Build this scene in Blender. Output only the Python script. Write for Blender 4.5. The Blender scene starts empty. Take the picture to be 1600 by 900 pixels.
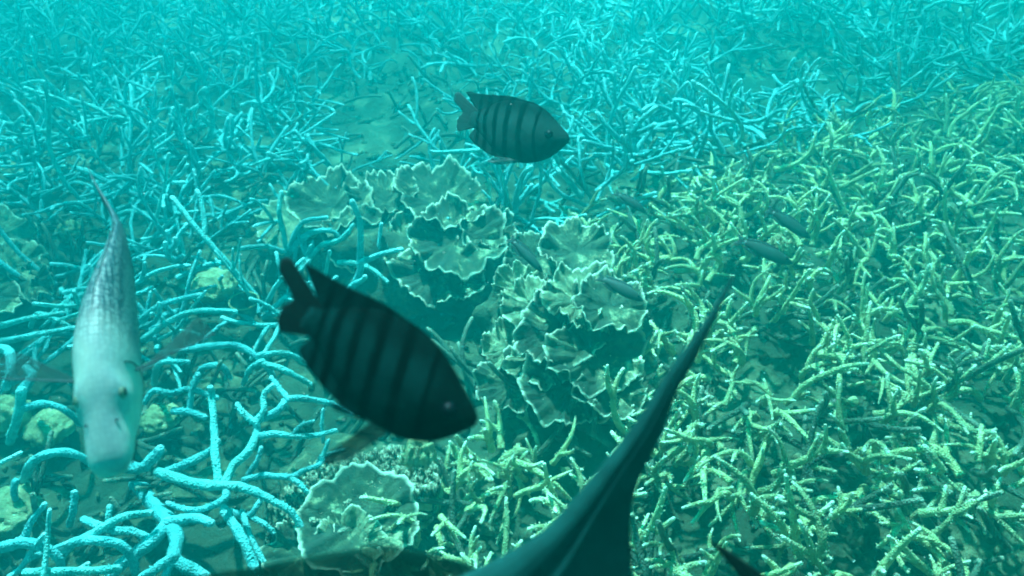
import bpy, math, random
from mathutils import Vector, Matrix, noise

random.seed(7)
sc = bpy.context.scene
col = sc.collection
R = math.radians

# ------------------------------------------------------------------ camera
CAM_H, PITCH, HFOV = 1.6, 38.0, 64.0
cam = bpy.data.cameras.new('camera')
cam.angle = R(HFOV); cam.clip_start = 0.02; cam.clip_end = 300
cam.dof.use_dof = True; cam.dof.focus_distance = 1.6; cam.dof.aperture_fstop = 7.0
camo = bpy.data.objects.new('camera', cam); col.objects.link(camo)
camo.location = (0, 0, CAM_H); camo.rotation_euler = (R(90 - PITCH), 0, 0)
sc.camera = camo
sc.render.resolution_x, sc.render.resolution_y = 1024, 576

# ------------------------------------------------------------------ world, sun, exposure
SUN_ELEV, SUN_AZ = 57.5, -20.0           # azimuth measured from +Y (view direction), negative = to the left
w = bpy.data.worlds.new('World'); sc.world = w; w.use_nodes = True
nt = w.node_tree; nt.nodes.clear()
sky = nt.nodes.new('ShaderNodeTexSky'); sky.sky_type = 'NISHITA'; sky.sun_disc = False
sky.sun_elevation = R(SUN_ELEV); sky.sun_rotation = R(SUN_AZ)
tint = nt.nodes.new('ShaderNodeMix'); tint.data_type = 'RGBA'; tint.blend_type = 'MULTIPLY'
tint.inputs[0].default_value = 1.0
tint.inputs[7].default_value = (0.03, 1.0, 0.70, 1)      # daylight after metres of sea water
bg = nt.nodes.new('ShaderNodeBackground'); bg.inputs[1].default_value = 0.05
wo = nt.nodes.new('ShaderNodeOutputWorld')
nt.links.new(sky.outputs[0], tint.inputs[6]); nt.links.new(tint.outputs[2], bg.inputs[0])
nt.links.new(bg.outputs[0], wo.inputs[0])

sd = bpy.data.lights.new('sun', 'SUN'); sd.energy = 5.0; sd.angle = R(2.0)
sd.color = (0.60, 0.97, 1.0)
so = bpy.data.objects.new('sun', sd); col.objects.link(so)
se, sa = R(SUN_ELEV), R(SUN_AZ)
sdir = Vector((math.cos(se) * math.sin(sa), math.cos(se) * math.cos(sa), math.sin(se)))
so.rotation_euler = sdir.to_track_quat('Z', 'Y').to_euler()
so.location = sdir * 10

sc.view_settings.view_transform = 'Standard'; sc.view_settings.look = 'None'
sc.view_settings.gamma = 1.0; sc.view_settings.exposure = 2.5
sc.view_settings.use_curve_mapping = False
cy = sc.cycles
cy.use_denoising = True; cy.filter_width = 1.9; cy.volume_bounces = 2; cy.max_bounces = 6; cy.diffuse_bounces = 3
cy.transparent_max_bounces = 8; cy.use_adaptive_sampling = False

# ------------------------------------------------------------------ pixel helpers (photo is 1600 x 900)
FPX = 800 / math.tan(R(HFOV / 2))
cp, sp = math.cos(R(PITCH)), math.sin(R(PITCH))
CR = Vector((1, 0, 0)); CU = Vector((0, sp, cp)); CF = Vector((0, cp, -sp))
CO = Vector((0, 0, CAM_H))
def ray(px, py):
    return (CF * FPX + CR * (px - 800) - CU * (py - 450)).normalized()
def proj(p):
    d = Vector(p) - CO; f = d.dot(CF)
    if f < 0.05: return None
    return 800 + FPX * d.dot(CR) / f, 450 - FPX * d.dot(CU) / f, d.length
def sstep(a, b, x):
    t = max(0.0, min(1.0, (x - a) / (b - a))); return t * t * (3 - 2 * t)
def terrain(x, y):
    z = 0.05 * noise.noise(Vector((x * 0.8, y * 0.8, 3.1))) + 0.025 * noise.noise(Vector((x * 2.7, y * 2.7, 1.7)))
    edge = 2.45 + (x - 0.3) * 0.54                     # the thicket's far edge
    z += 0.20 * sstep(-0.1, 0.7, x) * sstep(edge + 0.35, edge - 0.15, y)
    z -= 0.10 * sstep(edge, edge + 0.7, y) * sstep(0.0, 1.0, x)
    z += 0.10 * sstep(4.0, 7.0, y)
    return z
def at(px, py, dz=0.0):
    d = ray(px, py); t = 0.4
    while t < 40:
        p = CO + d * t
        if p.z <= terrain(p.x, p.y) + dz: return p
        t += 0.01 if t < 8 else 0.05
    return CO + d * 40
def along(px, py, dist): return CO + ray(px, py) * dist

# ------------------------------------------------------------------ materials
def principled(name):
    m = bpy.data.materials.new(name); m.use_nodes = True
    n = m.node_tree; b = n.nodes['Principled BSDF']
    return m, n, b
def N(n, t, **k):
    q = n.nodes.new(t)
    for a, v in k.items(): setattr(q, a, v)
    return q
def ramp(n, src, stops):
    r = N(n, 'ShaderNodeValToRGB')
    e = r.color_ramp.elements
    while len(e) < len(stops): e.new(0.5)
    for i, (p, c) in enumerate(stops): e[i].position = p; e[i].color = (*c, 1)
    n.links.new(src, r.inputs[0]); return r
def noise_tex(n, scale, detail=4, coord='Object', rough=0.6):
    tc = N(n, 'ShaderNodeTexCoord'); t = N(n, 'ShaderNodeTexNoise')
    t.inputs['Scale'].default_value = scale; t.inputs['Detail'].default_value = detail
    t.inputs['Roughness'].default_value = rough
    n.links.new(tc.outputs[coord], t.inputs['Vector']); return t
def bump(n, b, src, strength, dist):
    q = N(n, 'ShaderNodeBump'); q.inputs['Strength'].default_value = strength; q.inputs['Distance'].default_value = dist
    n.links.new(src, q.inputs['Height']); n.links.new(q.outputs[0], b.inputs['Normal']); return q
def mixc(n, fac, a, c, mode='MIX'):
    q = N(n, 'ShaderNodeMix'); q.data_type = 'RGBA'; q.blend_type = mode
    for i, v in ((0, fac), (6, a), (7, c)):
        if hasattr(v, 'links'): n.links.new(v, q.inputs[i])
        elif i == 0: q.inputs[0].default_value = v
        else: q.inputs[i].default_value = (*v, 1)
    return q.outputs[2]

def coral_mat(name, dark, light, tip, vary, wear=(0.12, 0.15, 0.09)):
    m, n, b = principled(name)
    t = noise_tex(n, 28, 5)
    c = ramp(n, t.outputs[0], [(0.32, dark), (0.62, light)])
    oi = N(n, 'ShaderNodeObjectInfo')
    ta = noise_tex(n, 9, 6, rough=0.75)
    wr = ramp(n, ta.outputs[0], [(0.50, (0, 0, 0)), (0.66, (0.75, 0.75, 0.75))])
    worn = mixc(n, wr.outputs[0], c.outputs[0], wear)
    v = ramp(n, oi.outputs['Random'], [(0.0, vary), (0.55, (1, 1, 1)), (1.0, (1.0, 1.0, 0.9))])
    c2 = mixc(n, 1.0, worn, v.outputs[0], 'MULTIPLY')
    at_ = N(n, 'ShaderNodeAttribute', attribute_name='tip')
    c3 = mixc(n, at_.outputs['Fac'], c2, tip)
    n.links.new(c3, b.inputs['Base Color']); b.inputs['Roughness'].default_value = 0.75
    b.inputs['Specular IOR Level'].default_value = 0.2
    tc = N(n, 'ShaderNodeTexCoord'); vo = N(n, 'ShaderNodeTexVoronoi'); vo.inputs['Scale'].default_value = 210
    n.links.new(tc.outputs['Object'], vo.inputs['Vector'])
    bump(n, b, vo.outputs['Distance'], 1.0, 0.004)
    return m
M = {}
M['blue'] = coral_mat('blue_coral', (0.05, 0.26, 0.28), (0.16, 0.54, 0.56), (0.32, 0.70, 0.72), (0.55, 0.70, 0.70), (0.10, 0.26, 0.24))
M['green'] = coral_mat('olive_coral', (0.24, 0.27, 0.12), (0.60, 0.61, 0.32), (0.74, 0.80, 0.62), (0.34, 0.40, 0.36))
M['dead'] = coral_mat('dead_coral', (0.03, 0.05, 0.04), (0.09, 0.11, 0.08), (0.2, 0.22, 0.16), (0.5, 0.55, 0.5))

def plate_mat(name, dark, mid, pale, rim, scale):
    m, n, b = principled(name)
    t = noise_tex(n, scale, 6, rough=0.7)
    c = ramp(n, t.outputs[0], [(0.42, dark), (0.57, mid), (0.72, pale)])
    a = N(n, 'ShaderNodeAttribute', attribute_name='tip')
    c2 = mixc(n, a.outputs['Fac'], c.outputs[0], rim)
    n.links.new(c2, b.inputs['Base Color']); b.inputs['Roughness'].default_value = 0.8
    b.inputs['Specular IOR Level'].default_value = 0.15
    t2 = noise_tex(n, 130, 4, rough=0.75)
    bump(n, b, t2.outputs[0], 0.9, 0.008)
    return m
M['plate'] = plate_mat('plate_coral', (0.022, 0.035, 0.025), (0.06, 0.08, 0.045), (0.56, 0.56, 0.33), (0.80, 0.82, 0.62), 15)
M['plate_pale'] = plate_mat('pale_plate_coral', (0.08, 0.10, 0.06), (0.24, 0.26, 0.15), (0.66, 0.66, 0.40), (0.80, 0.82, 0.62), 20)
M['leaf'] = plate_mat('leaf_coral', (0.025, 0.04, 0.025), (0.05, 0.075, 0.04), (0.25, 0.28, 0.16), (0.82, 0.84, 0.60), 60)

def rock_mat(name, dark, mid, pale, s):
    m, n, b = principled(name)
    t = noise_tex(n, s, 8, rough=0.65)
    c = ramp(n, t.outputs[0], [(0.34, dark), (0.54, mid), (0.72, pale)])
    n.links.new(c.outputs[0], b.inputs['Base Color']); b.inputs['Roughness'].default_value = 0.9
    b.inputs['Specular IOR Level'].default_value = 0.1
    t2 = noise_tex(n, s * 7, 6, rough=0.7); bump(n, b, t2.outputs[0], 0.8, 0.02)
    return m
M['ground'] = rock_mat('reef_ground', (0.02, 0.03, 0.02), (0.05, 0.065, 0.04), (0.22, 0.23, 0.13), 5)
M['rock'] = rock_mat('reef_rock', (0.03, 0.042, 0.03), (0.07, 0.085, 0.05), (0.34, 0.35, 0.2), 14)
M['tan'] = rock_mat('tan_coral', (0.16, 0.17, 0.09), (0.38, 0.38, 0.2), (0.66, 0.64, 0.38), 22)

def fish_mat(name, base, bar, belly, bars, L, mottled=0.15, rough=0.5, head_dark=0.7):
    """bars: (s, width) list along the body, in body lengths from the nose"""
    m, n, b = principled(name)
    tc = N(n, 'ShaderNodeTexCoord'); sep = N(n, 'ShaderNodeSeparateXYZ'); n.links.new(tc.outputs['Object'], sep.inputs[0])
    ns = noise_tex(n, 6 / L, 2)
    mul = N(n, 'ShaderNodeMath', operation='MULTIPLY'); mul.inputs[1].default_value = -1 / L
    n.links.new(sep.outputs['X'], mul.inputs[0])
    z2 = N(n, 'ShaderNodeMath', operation='MULTIPLY_ADD'); z2.inputs[1].default_value = -0.30 / L     # bars lean
    n.links.new(sep.outputs['Z'], z2.inputs[0]); n.links.new(mul.outputs[0], z2.inputs[2])
    wob = N(n, 'ShaderNodeMath', operation='MULTIPLY_ADD'); wob.inputs[1].default_value = 0.06
    n.links.new(ns.outputs[0], wob.inputs[0]); n.links.new(z2.outputs[0], wob.inputs[2])
    tot = None
    for s, wd in bars:
        d = N(n, 'ShaderNodeMath', operation='SUBTRACT'); d.inputs[1].default_value = s + 0.03; n.links.new(wob.outputs[0], d.inputs[0])
        ab = N(n, 'ShaderNodeMath', operation='ABSOLUTE'); n.links.new(d.outputs[0], ab.inputs[0])
        mr = N(n, 'ShaderNodeMapRange', interpolation_type='SMOOTHSTEP')
        mr.inputs[1].default_value = wd * 0.35; mr.inputs[2].default_value = wd * 0.75
        mr.inputs[3].default_value = 1; mr.inputs[4].default_value = 0
        n.links.new(ab.outputs[0], mr.inputs[0])
        if tot is None: tot = mr.outputs[0]
        else:
            mx = N(n, 'ShaderNodeMath', operation='MAXIMUM'); n.links.new(tot, mx.inputs[0]); n.links.new(mr.outputs[0], mx.inputs[1]); tot = mx.outputs[0]
    t = noise_tex(n, 30 / L, 4)
    c = ramp(n, t.outputs[0], [(0.3, tuple(x * (1 - mottled) for x in base)), (0.7, tuple(x * (1 + mottled) for x in base))])
    zr = N(n, 'ShaderNodeMapRange'); zr.inputs[1].default_value = -0.16 * L; zr.inputs[2].default_value = -0.30 * L
    n.links.new(sep.outputs['Z'], zr.inputs[0])
    cc = mixc(n, zr.outputs[0], c.outputs[0], belly)
    zb = N(n, 'ShaderNodeMapRange', interpolation_type='SMOOTHSTEP'); zb.inputs[1].default_value = 0.05 * L; zb.inputs[2].default_value = 0.19 * L; zb.inputs[4].default_value = 0.75
    n.links.new(sep.outputs['Z'], zb.inputs[0])
    cc = mixc(n, zb.outputs[0], cc, tuple(x * 2 for x in bar))           # dusky back
    zh = N(n, 'ShaderNodeMapRange', interpolation_type='SMOOTHSTEP'); zh.inputs[1].default_value = 0.36; zh.inputs[2].default_value = 0.22; zh.inputs[4].default_value = head_dark
    n.links.new(mul.outputs[0], zh.inputs[0])
    cc = mixc(n, zh.outputs[0], cc, tuple(x * 2 for x in bar))           # dusky head
    if tot is not None: cc = mixc(n, tot, cc, bar)
    n.links.new(cc, b.inputs['Base Color']); b.inputs['Roughness'].default_value = rough
    b.inputs['Specular IOR Level'].default_value = 0.01; b.inputs['Roughness'].default_value = 0.85
    vo = N(n, 'ShaderNodeTexVoronoi'); vo.inputs['Scale'].default_value = 55 / L
    n.links.new(tc.outputs['Object'], vo.inputs['Vector'])
    bump(n, b, vo.outputs['Distance'], 0.15, 0.003 * L)
    return m
def flat_mat(name, c, rough=0.5, alpha=1.0, spec=0.3, transl=0.0):
    m, n, b = principled(name)
    t = noise_tex(n, 60, 3)
    r = ramp(n, t.outputs[0], [(0.3, tuple(x * 0.8 for x in c)), (0.7, tuple(min(1, x * 1.15) for x in c))])
    n.links.new(r.outputs[0], b.inputs['Base Color'])
    b.inputs['Roughness'].default_value = rough; b.inputs['Alpha'].default_value = alpha
    b.inputs['Specular IOR Level'].default_value = spec
    if transl:
        tr = N(n, 'ShaderNodeBsdfTranslucent'); n.links.new(r.outputs[0], tr.inputs[0])
        ad = N(n, 'ShaderNodeMixShader'); ad.inputs[0].default_value = transl
        out = n.nodes['Material Output']
        n.links.new(b.outputs[0], ad.inputs[1]); n.links.new(tr.outputs[0], ad.inputs[2]); n.links.new(ad.outputs[0], out.inputs[0])
    return m
M['eye'] = flat_mat('eye_dark', (0.004, 0.005, 0.008), 0.3, spec=0.15)
M['eye_yellow'] = flat_mat('eye_ring', (0.30, 0.33, 0.24), 0.5, spec=.15)

# ------------------------------------------------------------------ mesh helpers
def mesh(name, V, F, mat, tip=None, smooth=True):
    me = bpy.data.meshes.new(name); me.from_pydata([tuple(v) for v in V], [], F)
    if tip is not None:
        a = me.attributes.new('tip', 'FLOAT', 'POINT'); a.data.foreach_set('value', tip)
    if smooth: me.polygons.foreach_set('use_smooth', [True] * len(F))
    me.materials.append(mat); me.update(); return me
def obj(name, me, parent=None):
    o = bpy.data.objects.new(name, me); col.objects.link(o)
    if parent: o.parent = parent
    return o
def tag(o, label=None, cat=None, group=None, kind=None):
    if label: o['label'] = label
    if cat: o['category'] = cat
    if group: o['group'] = group
    if kind: o['kind'] = kind
    return o
def empty(name, loc=(0, 0, 0), rz=0.0):
    o = bpy.data.objects.new(name, None); col.objects.link(o); o.empty_display_size = 0.05
    o.location = loc; o.rotation_euler = (0, 0, rz); return o
def crom(P, k):
    out = []
    for i in range(len(P) - 1):
        p0 = P[max(i - 1, 0)]; p1 = P[i]; p2 = P[i + 1]; p3 = P[min(i + 2, len(P) - 1)]
        for j in range(k):
            t = j / k
            out.append(0.5 * ((2 * p1) + (p2 - p0) * t + (2 * p0 - 5 * p1 + 4 * p2 - p3) * t * t + (3 * p1 - p0 - 3 * p2 + p3) * t ** 3))
    out.append(P[-1]); return out
class MB:
    def __init__(s): s.V = []; s.F = []; s.T = []
    def tube(s, P, r0, r1, sides=9, rough=0.12, seed=0, tip_from=0.8, blunt=True, tip_gain=1.0, start_cap=False):
        n = len(P); base = len(s.V); up = Vector((0.13, 0.31, 0.94)).normalized()
        tan = [(P[min(i + 1, n - 1)] - P[max(i - 1, 0)]).normalized() for i in range(n)]
        if abs(tan[0].dot(up)) > 0.95: up = Vector((1, 0, 0))
        nrm = (up - tan[0] * up.dot(tan[0])).normalized()
        rings = []
        for i in range(n): rings.append((P[i], tan[i], r0 + (r1 - r0) * i / (n - 1), i / (n - 1)))
        if blunt:
            e, te = P[-1], tan[-1]
            for f, q in ((0.5, 0.86), (0.85, 0.5)): rings.append((e + te * r1 * f, te, r1 * q, 1.0))
        if start_cap:
            e, te, q0 = P[0], tan[0], r0
            rings = [(e - te * r0 * 0.85, te, r0 * 0.5, 0.0), (e - te * r0 * 0.5, te, r0 * 0.86, 0.0)] + rings
        for (p, t, r, u) in rings:
            nrm = (nrm - t * nrm.dot(t)).normalized(); bi = t.cross(nrm)
            for k in range(sides):
                a = 2 * math.pi * k / sides
                d = nrm * math.cos(a) + bi * math.sin(a)
                rr = r * (1 + rough * 2.0 * noise.noise(p * (0.35 / max(r, 1e-4)) + d * 0.7 + Vector((seed, seed * 1.7, 0))))
                s.V.append(p + d * rr); s.T.append(tip_gain * sstep(tip_from, 1.0, u))
        m = len(rings)
        for i in range(m - 1):
            for k in range(sides):
                a = base + i * sides + k; b = base + i * sides + (k + 1) % sides
                s.F.append((a, b, b + sides, a + sides))
        e, te, r, _ = rings[-1]
        s.V.append(e + te * r * 0.4); s.T.append(tip_gain); c = len(s.V) - 1; l = base + (m - 1) * sides
        for k in range(sides): s.F.append((l + k, l + (k + 1) % sides, c))
        if start_cap:
            e, te, r, _ = rings[0]; s.V.append(e - te * r * 0.3); s.T.append(0.0); c = len(s.V) - 1
            for k in range(sides): s.F.append((base + (k + 1) % sides, base + k, c))
        return s
    def nubs(s, P, r0, r1, count, rng, length=0.006, gain=0.8):
        n = len(P)
        for _ in range(count):
            u = rng.uniform(0.1, 0.97) * (n - 1); i = int(u); p = P[i].lerp(P[min(i + 1, n - 1)], u - i)
            t = (P[min(i + 1, n - 1)] - P[i - 1 if i else 0]).normalized()
            d = Vector((rng.gauss(0, 1), rng.gauss(0, 1), rng.gauss(0, 1))); d = (d - t * d.dot(t)).normalized()
            r = r0 + (r1 - r0) * u / (n - 1); ax = (d + t * rng.uniform(0.3, 1.0)).normalized()
            q = ax.orthogonal().normalized(); q2 = ax.cross(q); w_ = r * rng.uniform(0.22, 0.36); L = length * rng.uniform(0.6, 1.5)
            b0 = len(s.V); root = p + d * r * 0.75
            for k in range(5):
                a = 2 * math.pi * k / 5; s.V.append(root + (q * math.cos(a) + q2 * math.sin(a)) * w_); s.T.append(0.0)
            for k in range(5):
                a = 2 * math.pi * k / 5; s.V.append(root + ax * L + (q * math.cos(a) + q2 * math.sin(a)) * w_ * 0.6); s.T.append(gain)
            for k in range(5): s.F.append((b0 + k, b0 + (k + 1) % 5, b0 + 5 + (k + 1) % 5, b0 + 5 + k))
            s.F.append(tuple(b0 + 5 + k for k in range(5)))
        return s
    def build(s, name, mat): return mesh(name, s.V, s.F, mat, s.T)

# ------------------------------------------------------------------ the setting: reef ground, water haze
def axis(near, far, a, b, step):
    xs = []; x = a
    while x <= b: xs.append(x); x += step
    lo = []; st = step; x = a
    while x > near: st *= 1.35; x -= st; lo.append(max(x, near))
    hi = []; st = step; x = b
    while x < far: st *= 1.35; x += st; hi.append(min(x, far))
    return lo[::-1] + xs + hi
XS = axis(-45, 45, -4.2, 4.2, 0.045); YS = axis(-40, 50, 0.2, 6.5, 0.045)
def ground_z(x, y):
    lump = 0.035 * noise.noise(Vector((x * 7, y * 7, 0.3))) + 0.02 * noise.noise(Vector((x * 17, y * 17, 5.3)))
    return terrain(x, y) - 0.06 - 0.09 * sstep(0.0, 0.4, x) + lump
gv = [(x, y, ground_z(x, y)) for y in YS for x in XS]
nx = len(XS)
gf = [(j * nx + i, j * nx + i + 1, (j + 1) * nx + i + 1, (j + 1) * nx + i) for j in range(len(YS) - 1) for i in range(nx - 1)]
ground = obj('reef_ground', mesh('reef_ground', gv, gf, M['ground'])); ground['kind'] = 'structure'

HX, HT, HB = 48, 2.0, -1.4
hv = [(x, y, z) for z in (HB, HT) for y in (-44, 54) for x in (-HX, HX)]
hf = [(0, 2, 3, 1), (4, 5, 7, 6), (0, 1, 5, 4), (2, 6, 7, 3), (0, 4, 6, 2), (1, 3, 7, 5)]
hm = bpy.data.materials.new('sea_water'); hm.use_nodes = True
hn = hm.node_tree; hn.nodes.clear()
ho = hn.nodes.new('ShaderNodeOutputMaterial'); pv = hn.nodes.new('ShaderNodeVolumePrincipled')
pv.inputs['Color'].default_value = (0.0, 0.50, 0.525, 1)
pv.inputs['Absorption Color'].default_value = (0.0, 0.92, 0.92, 1)
pv.inputs['Density'].default_value = 0.31
pv.inputs['Anisotropy'].default_value = 0.8
hn.links.new(pv.outputs[0], ho.inputs['Volume'])
haze = obj('haze', mesh('haze', hv, hf, hm, smooth=False)); haze['kind'] = 'stuff'
tag(haze, 'turquoise sea water filling the whole reef scene', 'water')

# added unseen rippled sheet; its uneven transparency dapples the sun in place of waves
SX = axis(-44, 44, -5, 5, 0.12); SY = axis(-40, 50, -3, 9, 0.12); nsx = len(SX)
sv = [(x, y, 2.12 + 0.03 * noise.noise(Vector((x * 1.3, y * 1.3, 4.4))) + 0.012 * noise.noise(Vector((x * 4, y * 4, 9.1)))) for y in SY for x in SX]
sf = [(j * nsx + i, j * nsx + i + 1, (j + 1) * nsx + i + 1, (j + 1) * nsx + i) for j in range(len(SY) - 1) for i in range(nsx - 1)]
sm = bpy.data.materials.new('dapple_sheet'); sm.use_nodes = True; sn = sm.node_tree; sn.nodes.clear()
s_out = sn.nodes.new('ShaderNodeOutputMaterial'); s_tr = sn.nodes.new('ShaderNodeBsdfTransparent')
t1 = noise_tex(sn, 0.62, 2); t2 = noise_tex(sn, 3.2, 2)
c1 = ramp(sn, t1.outputs[0], [(0.36, (0.36, 0.36, 0.36)), (0.62, (1, 1, 1))])  # broad bright and dim patches painted into the sheet's transparency
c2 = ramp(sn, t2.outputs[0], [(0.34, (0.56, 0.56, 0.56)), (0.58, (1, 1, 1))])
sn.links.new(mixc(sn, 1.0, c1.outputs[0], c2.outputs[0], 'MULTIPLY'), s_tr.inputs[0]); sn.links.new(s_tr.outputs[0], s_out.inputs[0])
sea = obj('dapple_sheet', mesh('dapple_sheet', sv, sf, sm)); sea['kind'] = 'structure'

# ------------------------------------------------------------------ branch prototypes
def arc_path(rng, L, bend, wob, n=9, start=Vector((0, 0, 0)), d0=Vector((0, 0, 1)), axis_=None):
    P = [start.copy()]; d = d0.normalized()
    ax = axis_ or Vector((rng.gauss(0, 1), rng.gauss(0, 1), rng.gauss(0, .3))); ax = (ax - d * ax.dot(d)).normalized()
    for i in range(n):
        d = Matrix.Rotation(bend / n + rng.gauss(0, wob), 3, ax) @ d
        d = (d + Vector((rng.gauss(0, wob), rng.gauss(0, wob), rng.gauss(0, wob))) * 0.5).normalized()
        P.append(P[-1] + d * (L / n))
    return P
def green_branch(i):
    rng = random.Random(100 + i); mb = MB()
    L = rng.uniform(0.13, 0.23); r = rng.uniform(0.010, 0.0135)
    P = arc_path(rng, L, rng.uniform(0.4, 2.1), 0.08, 11)
    r1 = r * rng.uniform(0.3, 0.5)
    mb.tube(P, r, r1, 9, 0.10, i, 0.86, tip_gain=.6); mb.nubs(P, r, r1, 20, rng, 0.007, 0.5)
    for _ in range(rng.choice((1, 1, 2, 2))):
        k = rng.randint(3, 7); t = (P[k + 1] - P[k]).normalized()
        side = t.orthogonal(); side.rotate(Matrix.Rotation(rng.uniform(0, 6.28), 3, t))
        d = (t + side.normalized() * rng.uniform(0.8, 1.8)).normalized()
        Q = arc_path(rng, L * rng.uniform(0.25, 0.55), rng.uniform(-0.8, 0.9), 0.06, 7, P[k], d)
        mb.tube(Q, r * 0.82, r1 * 0.9, 8, 0.10, i + 7, 0.72); mb.nubs(Q, r * .8, r1 * .9, 9, rng, 0.007, 0.5)
    return mb.build('olive_branch', M['green'])
def blue_branch(i, mat='blue', lean=1.0):
    rng = random.Random(300 + i); mb = MB()
    L = rng.uniform(0.22, 0.42); r = rng.uniform(0.0065, 0.0105) * lean
    P = arc_path(rng, L, rng.uniform(0.6, 2.4), 0.10, 15)
    r1 = r * rng.uniform(0.6, 0.8)
    mb.tube(P, r, r1, 9, 0.06, i, 0.86, tip_gain=0.7); mb.nubs(P, r, r1, 5, rng, 0.004, 0.3)
    for _ in range(rng.choice((2, 2, 3, 4))):
        k = rng.randint(4, 11); t = (P[k + 1] - P[k]).normalized()
        side = t.orthogonal(); side.rotate(Matrix.Rotation(rng.uniform(0, 6.28), 3, t))
        d = (t + side.normalized() * rng.uniform(0.9, 2.0)).normalized()
        Q = arc_path(rng, L * rng.uniform(0.25, 0.55), rng.uniform(-1.2, 1.2), 0.07, 9, P[k], d)
        mb.tube(Q, r * 0.85, r1 * 0.9, 8, 0.06, i + 5, 0.86, tip_gain=0.7)
    return mb.build('blue_branch', M[mat])
GREEN = [green_branch(i) for i in range(16)]
BLUE = [blue_branch(i) for i in range(16)]
DEAD = [blue_branch(40 + i, 'dead', 0.85) for i in range(5)]

def colony(kind, p, rng, label, group, scale=1.0):
    root = empty('staghorn_coral', p, rng.uniform(0, 6.28))
    tag(root, label, 'coral', group)
    n = rng.randint(6, 9) if kind == 'green' else rng.randint(5, 7)
    for k in range(n):
        me = rng.choice(GREEN if kind == 'green' else BLUE)
        o = obj('branch', me, root)
        a = 6.2832 * k / n + rng.uniform(-.5, .5)
        if kind == 'green': tilt = R(rng.uniform(8, 78)); rad = rng.uniform(0.0, 0.07); z = rng.uniform(-0.07, 0.02)
        else: tilt = R(rng.uniform(25, 88)); rad = rng.uniform(0.0, 0.05); z = rng.uniform(-0.06, 0.06)
        q = Matrix.Rotation(a, 4, 'Z') @ Matrix.Rotation(tilt, 4, 'Y') @ Matrix.Rotation(rng.uniform(0, 6.28), 4, 'Z')
        s = scale * rng.uniform(0.8, 1.2)
        o.matrix_basis = Matrix.Translation((rad * math.cos(a), rad * math.sin(a), z)) @ q @ Matrix.Scale(s, 4)
    return root

# ------------------------------------------------------------------ zones of the reef, read in the photograph's pixels
def poly_in(px, py, poly):
    c = False; j = len(poly) - 1
    for i in range(len(poly)):
        (xi, yi), (xj, yj) = poly[i], poly[j]
        if (yi > py) != (yj > py) and px < (xj - xi) * (py - yi) / (yj - yi) + xi: c = not c
        j = i
    return c
Z_GREEN = [(600, 1100), (610, 800), (660, 715), (760, 680), (900, 660), (985, 640), (960, 540), (900, 440), (885, 370), (1000, 300),
           (1150, 262), (1330, 190), (1600, 120), (2200, -40), (2200, 1100)]
Z_PLATE_A = [(405, 370), (470, 300), (640, 280), (760, 320), (790, 400), (760, 560), (640, 520), (600, 460), (430, 400)]
Z_PLATE_B = [(745, 640), (750, 470), (770, 380), (880, 350), (950, 410), (1010, 520), (1000, 650), (860, 680)]
Z_LEAF = [(400, 900), (400, 850), (440, 780), (500, 720), (660, 680), (690, 760), (640, 900)]
Z_TRACED = [(0, 1100), (-100, 620), (110, 610), (230, 530), (420, 530), (540, 600), (560, 700), (470, 800), (430, 1100)]
Z_LEFTHEAD = [(-60, 330), (40, 330), (70, 420), (60, 520), (-60, 520)]

def blue_place(px, py):
    if py < 110:
        if px < 420: return ('pale turquoise staghorn coral far off in the haze beyond the silver fish\'s tail', 'hazy far staghorn beyond the silver fish')
        if px < 1000: return ('pale turquoise staghorn coral in the haze far beyond the distant barred fish', 'hazy far staghorn beyond the distant barred fish')
        return ('pale turquoise staghorn coral in the haze far beyond the olive thicket', 'hazy far staghorn beyond the olive thicket')
    if py < 300:
        if px > 620 and px < 960: return ('pale blue staghorn coral on the reef behind the distant barred fish', 'staghorn colonies behind the distant barred fish')
        if px >= 960: return ('dim staghorn coral in the hollow beyond the olive thicket', 'staghorn colonies beyond the olive thicket')
        return ('pale blue staghorn coral beyond the silver fish and the layered plate coral', 'blue staghorn colonies beyond the silver fish')
    if px < 180: return ('pale blue staghorn coral on the silver fish\'s side away from the barred fish', 'blue staghorn colonies beside the silver fish')
    if px < 640: return ('pale blue staghorn coral between the silver fish and the layered plate coral', 'blue staghorn colonies between silver fish and plate coral')
    return ('pale blue staghorn coral close behind the layered plate corals', 'blue staghorn colonies behind the plate corals')
def green_place(px, py):
    if px < 1000 and py > 640: return ('olive staghorn coral between the plate corals and the tall dark fin', 'olive staghorn colonies below the plate corals')
    if px < 1150 and py < 640: return ('olive staghorn coral beside the ruffled plate coral', 'olive staghorn colonies beside the plate corals')
    if 1000 <= px < 1190 and py > 560: return ('olive staghorn coral behind the trailing edge of the tall dark fin', 'olive staghorn colonies behind the tall fin')
    if 1130 < px < 1330 and 330 <= py < 470: return ('olive staghorn coral around the two small dark fish and the knobbly coral', 'olive staghorn colonies around two small fish')
    if py < 330: return ('olive staghorn coral along the far crest of the thicket', 'olive staghorn colonies on the thicket crest')
    return ('pale-tipped olive staghorn coral in the dense thicket away from the plate corals', 'olive staghorn colonies of the dense thicket')

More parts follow.
